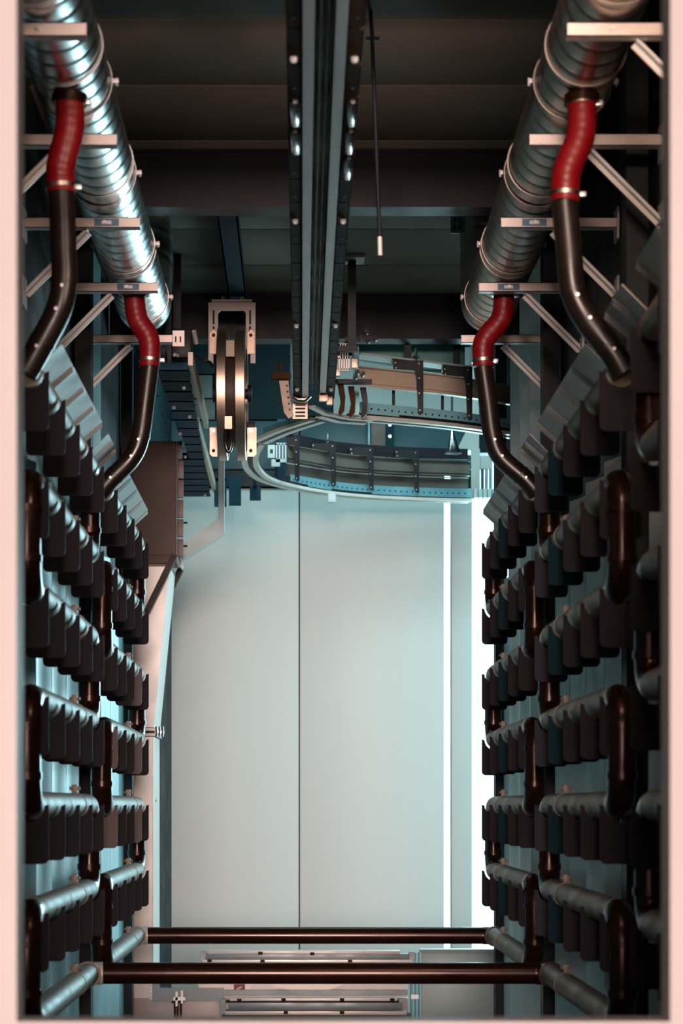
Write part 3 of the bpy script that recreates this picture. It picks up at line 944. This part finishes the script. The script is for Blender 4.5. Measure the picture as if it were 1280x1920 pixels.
# header sheet, column and lamp cone behind the upper track
solo('header_sheet', MB().prism([(0.30, Z(2.85)), (0.995, Z(2.85)), (0.995, Z(2.63)), (0.90, Z(2.62)), (0.42, Z(2.70)), (0.30, Z(2.72))], 'y', 12.02, 12.04).box(0.30, 0.34, 12.02, 12.06, Z(2.8), Z(ZC) - 0.011).box(0.955, 0.995, 12.02, 12.06, Z(2.8), Z(ZC) - 0.011), M['teal_sheet'],
     'teal sheet with slanted lower edge hanging above the upper track', 'sheet', (0.65, 12.03, Z(2.65)))
t = thing('bolted_column', 'brown bolted upright between the two curved tracks', 'column', (0.57, 15.45, Z(2.64)))
part('column_shaft', MB().box(0.545, 0.655, 15.42, 15.495, Z(2.64), Z(3.02)), M['cabedge'], t, at=(0.6, 15.42, Z(2.7)))
part('column_edge', MB().box(0.52, 0.535, 15.42, 15.495, Z(2.64), Z(3.02)), M['perf'], t, at=(0.53, 15.42, Z(2.7)))
for z in (2.70, 2.79, 2.88, 2.97):
    part('bolt', MB().cyl((0.69, 15.40, Z(z)), (0.69, 15.42, Z(z)), 0.014, 8), M['bolt'], t, at=(0.69, 15.42, Z(z)))
part('column_flange', MB().box(0.655, 0.72, 15.42, 15.44, Z(2.64), Z(3.02)), M['slat'], t, at=(0.69, 15.42, Z(2.7)))
t = thing('steel_cone', 'shiny steel cone catching daylight above the far track', 'cone', (1.10, 14.3, Z(2.62)))
part('cone', MB().tube([(1.10, 14.3, Z(2.55)), (1.10, 14.3, Z(2.56)), (1.09, 14.3, Z(2.72))], 0.05, 20, rfun=lambda i: (0.062, 0.05, 0.006)[i]), M['chrome'], t)
part('cone_stem', MB().cyl((1.09, 14.3, Z(2.70)), (1.09, 14.3, Z(3.7)), 0.008, 10), M['post'], t)
solo('duct_hopper', MB().prism([(1.17, Z(2.68)), (1.34, Z(2.68)), (1.34, Z(3.69)), (1.30, Z(3.69)), (1.27, Z(2.88))], 'y', 14.9, 15.1), M['greygreen'],
     'pale grey slanted hopper beside the bright opening at the far track', 'hopper', (1.25, 15.0, Z(2.6)))

# ------------------------------------------------------------------ twin wheel unit
YW = 11.25
t = thing('guide_wheel_unit', 'twin brushed guide wheels in a slotted bracket below the ceiling channel', 'guide wheel', (-0.40, YW, Z(2.34)))
zc = Z(2.345)


def wheel(xa, xb, r, m, name):
    mb = MB()
    xm = (xa + xb) / 2
    n = 64
    prof = ((xa, r - 0.05), (xa, r - 0.004), (xa + 0.004, r), (xb - 0.004, r), (xb, r - 0.004), (xb, r - 0.05))
    rings = [[mb.bm.verts.new((px, YW + pr * math.cos(2 * PI * k / n), zc + pr * math.sin(2 * PI * k / n))) for px, pr in prof] for k in range(n)]
    for k in range(n):
        a, b = rings[k], rings[(k + 1) % n]
        for j in range(6):
            f = mb.bm.faces.new((a[j], b[j], b[(j + 1) % 6], a[(j + 1) % 6]))
            f.smooth = True
    return part(name, mb, m, t, at=(xm, YW, zc))


for xa, xb in ((-0.472, -0.418), (-0.368, -0.313)):
    w = wheel(xa, xb, 0.375, M['wheel'], 'wheel_rim')
    part('wheel_disc', MB().tube([(xa + 0.02, YW, zc), (xb - 0.02, YW, zc)], 0.33, 48), M['black'], w, at=((xa + xb) / 2, YW, zc))
part('drum', MB().tube([(-0.43, YW, zc), (-0.366, YW, zc)], 0.30, 48), M['wheel_core'], t)
part('axle', MB().cyl((-0.50, YW, zc), (-0.285, YW, zc), 0.03, 16), M['black'], t)
for xx in (-0.492, -0.295):
    part('axle_cover', MB().cyl((xx - 0.012, YW, zc), (xx + 0.012, YW, zc), 0.05, 20), M['black'], t, at=(xx, YW, zc))
# slotted bracket
fx0, fx1 = -0.530, -0.262
zt, zb, zm = Z(2.865), Z(2.52), Z(2.60)
pl = [(fx0, zt), (fx1, zt), (fx1, zb), (fx1 - 0.028, zb), (fx1 - 0.028, zm), (fx1 - 0.055, zm), (fx1 - 0.055, zt - 0.06)]
pl += [(fx1 - 0.068, zt - 0.045), (fx0 + 0.068, zt - 0.045), (fx0 + 0.055, zt - 0.06), (fx0 + 0.055, zm), (fx0 + 0.028, zm), (fx0 + 0.028, zb), (fx0, zb)]
b = part('bracket_frame', MB().prism(pl, 'y', YW - 0.006, YW + 0.006), M['bracketgrey'], t, at=(-0.396, YW, zt))
for xx in (fx0 + 0.024, fx1 - 0.036):
    for za, zb_ in ((zt - 0.125, zt - 0.045), (zt - 0.165, zt - 0.135)):
        part('slot', MB().box(xx, xx + 0.011, YW - 0.0085, YW - 0.0055, za, zb_), M['black'], b, at=(xx, YW, za))
part('bracket_top', MB().box(fx0 + 0.02, fx1 - 0.02, YW - 0.03, YW + 0.05, zt, zt + 0.012), M['bracketgrey'], t, at=(-0.396, YW, zt))
for xx in (-0.445, -0.345):
    part('bolt', MB().cyl((xx, YW - 0.02, zt + 0.012), (xx, YW - 0.02, zt + 0.032), 0.013, 8), M['chrome'], t, at=(xx, YW, zt))
# clamp plates beside the wheels
for xa, xb, sgn in ((-0.522, -0.478, -1), (-0.308, -0.268, 1)):
    pl = [(xa, Z(2.57)), (xb, Z(2.57)), (xb, Z(2.69)), ((xa + xb) / 2, Z(2.71)), (xa, Z(2.685))]
    p = part('upper_clamp', MB().prism(pl, 'y', YW - 0.02, YW - 0.008), M['clampplate'], t, at=(xa, YW, Z(2.6)))
    part('screw', MB().cyl(((xa + xb) / 2, YW - 0.026, Z(2.675)), ((xa + xb) / 2, YW - 0.02, Z(2.675)), 0.010, 10), M['brownplate'], p, at=(xa, YW, Z(2.67)))
    o = 0.012 if sgn > 0 else 0.0
    pl = [(xa, Z(2.15)), (xb + o, Z(2.15)), (xb + o, Z(2.0)), (xb + o - 0.015 * (sgn > 0), Z(1.985)), (xa + 0.015 * (sgn < 0), Z(1.985)), (xa, Z(2.0))]
    p = part('lower_clamp', MB().prism(pl, 'y', YW - 0.02, YW - 0.008), M['clampplate'], t, at=(xa, YW, Z(2.1)))
    part('screw', MB().cyl(((xa + xb) / 2, YW - 0.026, Z(2.018)), ((xa + xb) / 2, YW - 0.02, Z(2.018)), 0.010, 10), M['brownplate'], p, at=(xa, YW, Z(2.02)))
    part('screw', MB().cyl(((xa + xb) / 2, YW - 0.028, Z(2.13)), ((xa + xb) / 2, YW - 0.02, Z(2.13)), 0.010, 6), M['bolt'], p, at=(xa, YW, Z(2.13)))
part('centre_clamp', MB().box(-0.424, -0.384, YW - 0.348, YW - 0.335, Z(2.08), Z(2.15)), M['clampplate'], t, at=(-0.4, YW - 0.34, Z(2.1)))
part('centre_lug', MB().box(-0.418, -0.372, YW - 0.30, YW - 0.285, Z(2.49), Z(2.58)), M['armtan'], t, at=(-0.4, YW - 0.3, Z(2.5)))
part('rubber_loop', MB().tube(catmull([(-0.418, YW - 0.31, Z(2.10)), (-0.422, YW - 0.33, Z(2.02)), (-0.41, YW - 0.33, Z(1.965)), (-0.395, YW - 0.33, Z(1.965)), (-0.386, YW - 0.33, Z(2.02)), (-0.39, YW - 0.31, Z(2.10))], 6), 0.011, 12), M['hose_black'], t, at=(-0.4, YW - 0.3, Z(2.0)))
part('side_box', MB().box(-0.31, -0.262, YW + 0.0, YW + 0.06, Z(2.15), Z(2.19), bev=0.01).box(-0.53, -0.495, YW, YW + 0.06, Z(2.52), Z(2.56), bev=0.01), M['black'], t)

# ceiling channel that carries it
m = MB().box(-0.415, -0.315, 9.22, 11.62, Z(2.90), Z(2.905))
m.box(-0.415, -0.407, 9.22, 11.62, Z(2.90), Z(2.98))
m.box(-0.323, -0.315, 9.22, 11.62, Z(2.90), Z(2.98))
m.box(-0.38, -0.35, 9.9, 9.94, Z(2.905), Z(ZC) - 0.012)
m.box(-0.38, -0.35, 11.3, 11.34, Z(2.905), Z(ZC) - 0.012)
solo('ceiling_channel', m, M['slat'], 'dark blue steel channel under the ceiling above the guide wheels', 'channel', (-0.365, 10.4, Z(2.9)))

# ------------------------------------------------------------------ slatted conveyor on the left
t = thing('slatted_tray', 'dark blue slatted tray running back along the left of the hall', 'tray', (-0.8, 12.5, Z(2.3)))
SN = 16
for k in range(SN):
    y0 = 10.45 + 0.268 * k
    xr = -0.615 - 0.028 * (k % 3 == 0) - 0.01 * (k % 4)
    xr = -0.60 - 0.005 * k
    xl = -0.76 if k < 7 else (-0.745 if k < 10 else -0.93)
    m = MB().box(xl, xr, y0, y0 + 0.235, Z(2.30), Z(2.306))
    m.box(xl, xr, y0, y0 + 0.006, Z(2.30), Z(2.345))
    sl = part('slat', m, M['slat'], t, at=(-0.8, y0, Z(2.3)))
    for xx in (xr - 0.04, xr - 0.12, xr - 0.2):
        if (k * 7 + int(xx * 50)) % 5 == 0:
            share('bolt', bolt_me, sl, (xx, y0 + 0.12, Z(2.30)))
        else:
            share('hole', hole_me, sl, (xx, y0 + 0.12, Z(2.30)))
part('side_rail', MB().box(-0.60, -0.575, 10.45, 12.2, Z(2.33), Z(2.40)).box(-0.66, -0.635, 12.2, 14.7, Z(2.33), Z(2.40)), M['ibeam'], t, at=(-0.6, 11.5, Z(2.35)))
part('tray_frame', MB().box(-0.745, -0.70, 10.6, 10.64, Z(2.346), Z(2.75)).box(-0.745, -0.72, 10.45, 14.7, Z(2.346), Z(2.42)), M['post'], t, at=(-0.8, 11, Z(2.4)))
for xx, y in ((-0.60, 14.6), (-0.49, 14.55)):
    part('hanging_lug', MB().box(xx - 0.045, xx + 0.045, y, y + 0.012, Z(2.21), Z(2.42)), M['slat'], t, at=(xx, y, Z(2.3)))
part('lug_bar', MB().box(-0.66, -0.43, 14.6, 14.63, Z(2.40), Z(2.44)), M['slat'], t, at=(-0.55, 14.6, Z(2.4)))
# box of terminals above the tray
t = thing('junction_box', 'black junction box with small fittings above the slatted tray', 'junction box', (-0.66, 10.7, Z(2.5)))
part('box_body', MB().box(-0.71, -0.60, 10.75, 10.9, Z(2.44), Z(2.60), bev=0.01).box(-0.70, -0.66, 10.8, 10.84, Z(2.6), Z(ZC) - 0.012), M['black'], t)
m = MB().cyl((-0.585, 10.74, Z(2.58)), (-0.575, 10.80, Z(2.53)), 0.013, 10).cyl((-0.69, 10.73, Z(2.45)), (-0.67, 10.76, Z(2.45)), 0.01, 10)
part('fitting', m, M['galv_flat'], t)
part('cable', MB().tube(catmull([(-0.60, 10.78, Z(2.46)), (-0.54, 10.85, Z(2.44)), (-0.51, 10.9, Z(2.45)), (-0.49, 10.93, Z(2.43))], 6), 0.008, 8), M['hose_black'], t)

# ------------------------------------------------------------------ brown cabinet, shaft, braces, trunking
t = thing('brown_cabinet', 'flat brown cabinet on the left with segmented right edge', 'cabinet', (-1.0, 12.66, Z(1.54)))
part('body', MB().box(-1.14, -0.80, 12.62, 12.85, Z(1.60), Z(2.33), bev=0.004), M['cab'], t)
part('bottom_rim', MB().box(-1.14, -0.795, 12.60, 12.86, Z(1.545), Z(1.60), bev=0.004), M['cab'], t)
for k in range(6):
    z0 = Z(1.585 + k * 0.125)
    part('edge_plate', MB().box(-0.795, -0.755 - 0.008 * (k == 5), 12.615, 12.64, z0 + 0.006, z0 + 0.119, bev=0.003), M['cabedge'], t, at=(-0.77, 12.62, z0))
for z in (1.66, 1.81):
    part('stud', MB().cyl((-0.755, 12.64, Z(z)), (-0.73, 12.64, Z(z)), 0.006, 8), M['black'], t, at=(-0.75, 12.64, Z(z)))

t = thing('air_shaft', 'pale pink-lit sheet metal shaft widening upward below the brown cabinet', 'shaft', (-1.0, 12.66, 0))
ya, yb = 12.64, 13.2
low = MB().box(-1.016 - 0.1, -0.949, ya, yb, 0.0, Z(0.44))
part('shaft_lower', low, M['shaft'], t)
m = MB().prism([(-1.116, Z(0.50)), (-0.945, Z(0.50)), (-0.845, Z(1.53)), (-1.116, Z(1.53))], 'y', ya, yb)
part('shaft_upper', m, M['shaft'], t)
m = MB().box(-1.116, -0.935, ya - 0.012, yb + 0.012, Z(0.445), Z(0.462)).box(-1.116, -0.935, ya - 0.012, yb + 0.012, Z(0.478), Z(0.495))
part('flange', m, M['tank'], t, at=(-1.0, ya, Z(0.47)))
m = MB()
for q in range(3):
    m.cyl((-0.928 + q * 0.02, ya - 0.01, Z(0.44)), (-0.928 + q * 0.02, ya - 0.01, Z(0.505)), 0.007, 8)
m.box(-0.935, -0.88, ya - 0.012, ya + 0.02, Z(0.462), Z(0.478))
part('flange_bolt', m, M['galv'], t, at=(-0.92, ya, Z(0.47)))
part('trim_strip', MB().box(-0.957, -0.949, ya - 0.004, ya, 0.0, Z(0.44)), M['tank'], t, at=(-0.95, ya, Z(0)))
part('rivet', MB().cyl((-0.949, 12.85, Z(0.03)), (-0.945, 12.85, Z(0.03)), 0.008, 8), M['black'], t, at=(-0.95, 12.85, Z(0.03)))
part('top_collar', MB().box(-1.116, -0.84, ya - 0.01, yb, Z(1.53), Z(1.544)), M['cabedge'], t, at=(-1, ya, Z(1.53)))

for y, x0, z0, x1, z1, lab in ((12.56, -0.805, 1.595, -0.985, 1.23, 'dark square brace in front of the pale shaft'), (13.222, -0.80, 1.60, -0.895, 1.40, 'dark square brace behind the pale shaft')):
    solo('brace_bar', MB().obox((x0, y, Z(z0)), (x1, y, Z(z1)), 0.04, 0.04, up=(0, 1, 0)), M['wheel_core'], lab, 'brace', (x1, y, Z(z1)))

t = thing('cable_trunking', 'pale cable trunking dropping behind the guide wheels and bending to the cabinet', 'trunking', (-0.55, 13.2, Z(1.85)))
yt = 13.1
part('drop', MB().box(-0.552, -0.512, yt, yt + 0.05, Z(1.80), Z(2.44), bev=0.003), M['trunk'], t)
part('drop_cover', MB().box(-0.540, -0.514, yt - 0.006, yt, Z(1.80), Z(2.44)), M['trunk'], t)
m = MB().prism([(-0.83, Z(1.70)), (-0.55, Z(1.905)), (-0.512, Z(1.80)), (-0.79, Z(1.62))], 'y', yt - 0.01, yt + 0.06)
part('sloped_run', m, M['trunk'], t, at=(-0.67, yt, Z(1.75)))
m = MB().prism([(-0.842, Z(1.71)), (-0.828, Z(1.71)), (-0.782, Z(1.585)), (-0.796, Z(1.57)), (-0.83, Z(1.6))], 'y', yt - 0.06, yt + 0.12)
e = part('end_flange', m, M['galv_flat'], t, at=(-0.81, yt, Z(1.63)))
part('wall_foot', MB().box(-0.98, -0.83, yt + 0.02, yt + 0.05, Z(1.62), Z(1.68)), M['post'], t)

# ------------------------------------------------------------------ hanging rod and ceiling angle
t = thing('hanging_rod', 'thin dark rod hanging from the ceiling right of the conveyor', 'rod', (0.27, 7.5, Z(2.1)))
part('rod', MB().tube([(0.262, 7.5, Z(ZC) - 0.012), (0.268, 7.5, Z(2.93)), (0.297, 7.5, Z(2.16))], 0.008, 10), M['black'], t)
part('rod_tip', MB().tube([(0.297, 7.5, Z(2.16)), (0.299, 7.5, Z(2.09))], 0.009, 10), M['galv_flat'], t)
part('rod_collar', MB().box(0.245, 0.295, 7.49, 7.51, Z(2.905), Z(2.918)), M['black'], t)
t = thing('slotted_angle', 'short slotted pale angle at the ceiling beside the right duct', 'angle', (0.79, 10.0, Z(2.95)))
part('plate', MB().box(0.755, 0.83, 10.0, 10.01, Z(2.90), Z(ZC) - 0.012), M['greygreen'], t)
for a, b in ((0.775, 2.93), (0.80, 2.93), (0.775, 2.97), (0.80, 2.965), (0.81, 2.945)):
    part('slot', MB().box(a - 0.006, a + 0.006, 9.998, 10.001, Z(b) - 0.008, Z(b) + 0.008), M['black'], t, at=(a, 10, Z(b)))

# ------------------------------------------------------------------ machinery at the bottom
YT = 12.57
k = YT / 3700


def PX(px, py):
    return (px - 565) * k, Z((1510 - py) * k)


def pbox(mb, xa, xb, ya_, yb_, y0, y1, bev=0.0):
    x0, z1 = PX(xa, ya_)
    x1, z0 = PX(xb, yb_)
    return mb.box(x0, x1, y0, y1, z0, z1, bev)


t = thing('tank_housing', 'pink-lit sheet metal tank housing low at the end of the booth', 'tank', (0, YT, 0))
x1, z1 = PX(765, 1845)
part('housing_panel', MB().box(-1.10, x1, YT, YT + 0.02, 0.0, z1 - 0.09, bev=0.003), M['tank'], t)
part('rear_panel', MB().box(-0.66, x1, YT + 0.05, YT + 0.08, 0.0, z1 + 0.02), M['shaft'], t)
m = MB()
pbox(m, 287, 420, 1852, 1876, YT - 0.03, YT)
pbox(m, 287, 299, 1840, 1852, YT - 0.03, YT)
pbox(m, 420, 764, 1856, 1866, YT - 0.0, YT + 0.03)
part('rim_flange', m, M['pan'], t, at=(-0.8, YT, z1))
m = MB()
for py in (1844, 1851, 1858, 1865, 1872):
    a, b = PX(284, py)
    m.cyl((a, YT - 0.04, b), (a, YT - 0.03, b), 0.008, 6)
part('flange_bolt', m, M['bolt'], t, at=(-0.98, YT, z1))
m = MB()
for px in (328, 333, 339):
    a, b = PX(px, 1880)
    m.box(a - 0.006, a + 0.006, YT - 0.03, YT, 0.0, b)
pbox(m, 322, 345, 1876, 1880, YT - 0.035, YT)
part('seam_ribs', m, M['brownplate'], t, at=(-0.8, YT, z1 - 0.2))
m = MB()
pbox(m, 326, 348, 1868, 1874, YT - 0.06, YT - 0.03)
pbox(m, 330, 334, 1858, 1885, YT - 0.06, YT - 0.04)
pbox(m, 340, 344, 1856, 1880, YT - 0.055, YT - 0.035)
part('latch', m, M['galv'], t, at=(-0.8, YT, z1 - 0.1))
m = MB()
pbox(m, 375, 470, 1836, 1857, YT + 0.03, YT + 0.045)
part('notice_board', m, M['lip'], t, at=(-0.5, YT, z1))
m = MB()
pbox(m, 438, 459, 1846, 1859, YT + 0.026, YT + 0.03)
p = part('red_sticker', m, M['label_red'], t, at=(-0.42, YT, z1), label='red sticker with a pale slash')
xa, za = PX(443, 1856)
xb, zb2 = PX(453, 1851)
part('sticker_slash', MB().obox((xa, YT + 0.025, za), (xb, YT + 0.025, zb2), 0.002, 0.009, up=(0, 0, 1)), M['label_white'], p, at=(xa, YT, za))
m = MB()
xa, za = PX(505, 1840)
m.prism([(PX(500, 1846)[0], PX(500, 1846)[1]), (PX(650, 1846)[0], PX(650, 1846)[1]), (PX(615, 1857)[0], PX(615, 1857)[1]), (PX(540, 1857)[0], PX(540, 1857)[1])], 'y', YT + 0.02, YT + 0.03)
part('pale_guard', m, M['lip'], t, at=(0, YT, z1))


def drip(name_y, label, rows, clips, depth):
    tt = thing('drip_tray', label, 'tray', (0, YT - 0.1, 0))
    for nm, mt, xa, xb, ya_, yb_, dy in rows:
        m = MB()
        pbox(m, xa, xb, ya_, yb_, YT - 0.16 + dy, YT - 0.04, bev=0.002)
        part(nm, m, M[mt], tt, at=(0, YT - 0.1, PX(0, ya_)[1]))
    for (px, py) in clips:
        m = MB()
        pbox(m, px - 4, px + 4, py - 2, py + 3, YT - 0.175, YT - 0.16)
        part('clip', m, M['brownplate'], tt, at=(PX(px, py)[0], YT - 0.1, PX(px, py)[1]))
    for px in (rows[1][2] - 6, rows[1][3] + 6):
        m = MB()
        ya_ = rows[0][4]
        pbox(m, px - 5, px + 5, ya_ + 2, rows[-1][5] + 30, YT - 0.125, YT - 0.06)
        part('tray_end', m, M['pan'], tt, at=(PX(px, ya_)[0], YT, PX(px, ya_)[1]))


drip(0, 'upper long drip tray with pale lips below the cross pipes',
     [('rear_lip', 'lip', 392, 748, 1780, 1786, 0.02), ('pan', 'pan', 388, 764, 1786, 1796, 0.03), ('front_lip', 'lip', 382, 770, 1796, 1802, 0.0), ('pan_base', 'pan', 376, 778, 1802, 1808, 0.01)],
     [(489, 1783), (585, 1784), (493, 1798), (655, 1798), (395, 1797)], 0.06)
drip(1, 'lower long drip tray with pale lips at the bottom of the doorway',
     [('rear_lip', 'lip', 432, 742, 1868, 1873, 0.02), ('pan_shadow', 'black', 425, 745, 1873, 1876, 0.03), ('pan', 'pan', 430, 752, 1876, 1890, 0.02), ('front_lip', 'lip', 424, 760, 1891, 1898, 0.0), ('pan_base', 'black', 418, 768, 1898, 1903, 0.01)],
     [(532, 1869), (640, 1869), (733, 1869), (536, 1893), (640, 1893), (450, 1870)], 0.0)

t = thing('machine_door', 'grey white machine door below the cross pipe at the right', 'door', (PX(855, 0)[0], YT, 0))
m = MB()
pbox(m, 790, 940, 1786, 2000, YT, YT + 0.04, bev=0.006)
part('door_leaf', m, M['door'], t)
m = MB()
for a, b in ((768, 773), (776, 780), (783, 787)):
    pbox(m, a, b, 1786, 2000, YT - 0.02, YT + 0.02)
part('door_post', m, M['perf'], t, at=(PX(778, 0)[0], YT, PX(0, 1900)[1]))
m = MB()
pbox(m, 770, 784, 1864, 1872, YT - 0.035, YT - 0.02)
part('hinge', m, M['galv'], t, at=(PX(777, 0)[0], YT, PX(0, 1868)[1]))
m = MB()
pbox(m, 787, 930, 1780, 1786, YT - 0.01, YT + 0.08)
part('door_cap', m, M['backwall'], t, at=(PX(855, 0)[0], YT, PX(0, 1783)[1]))
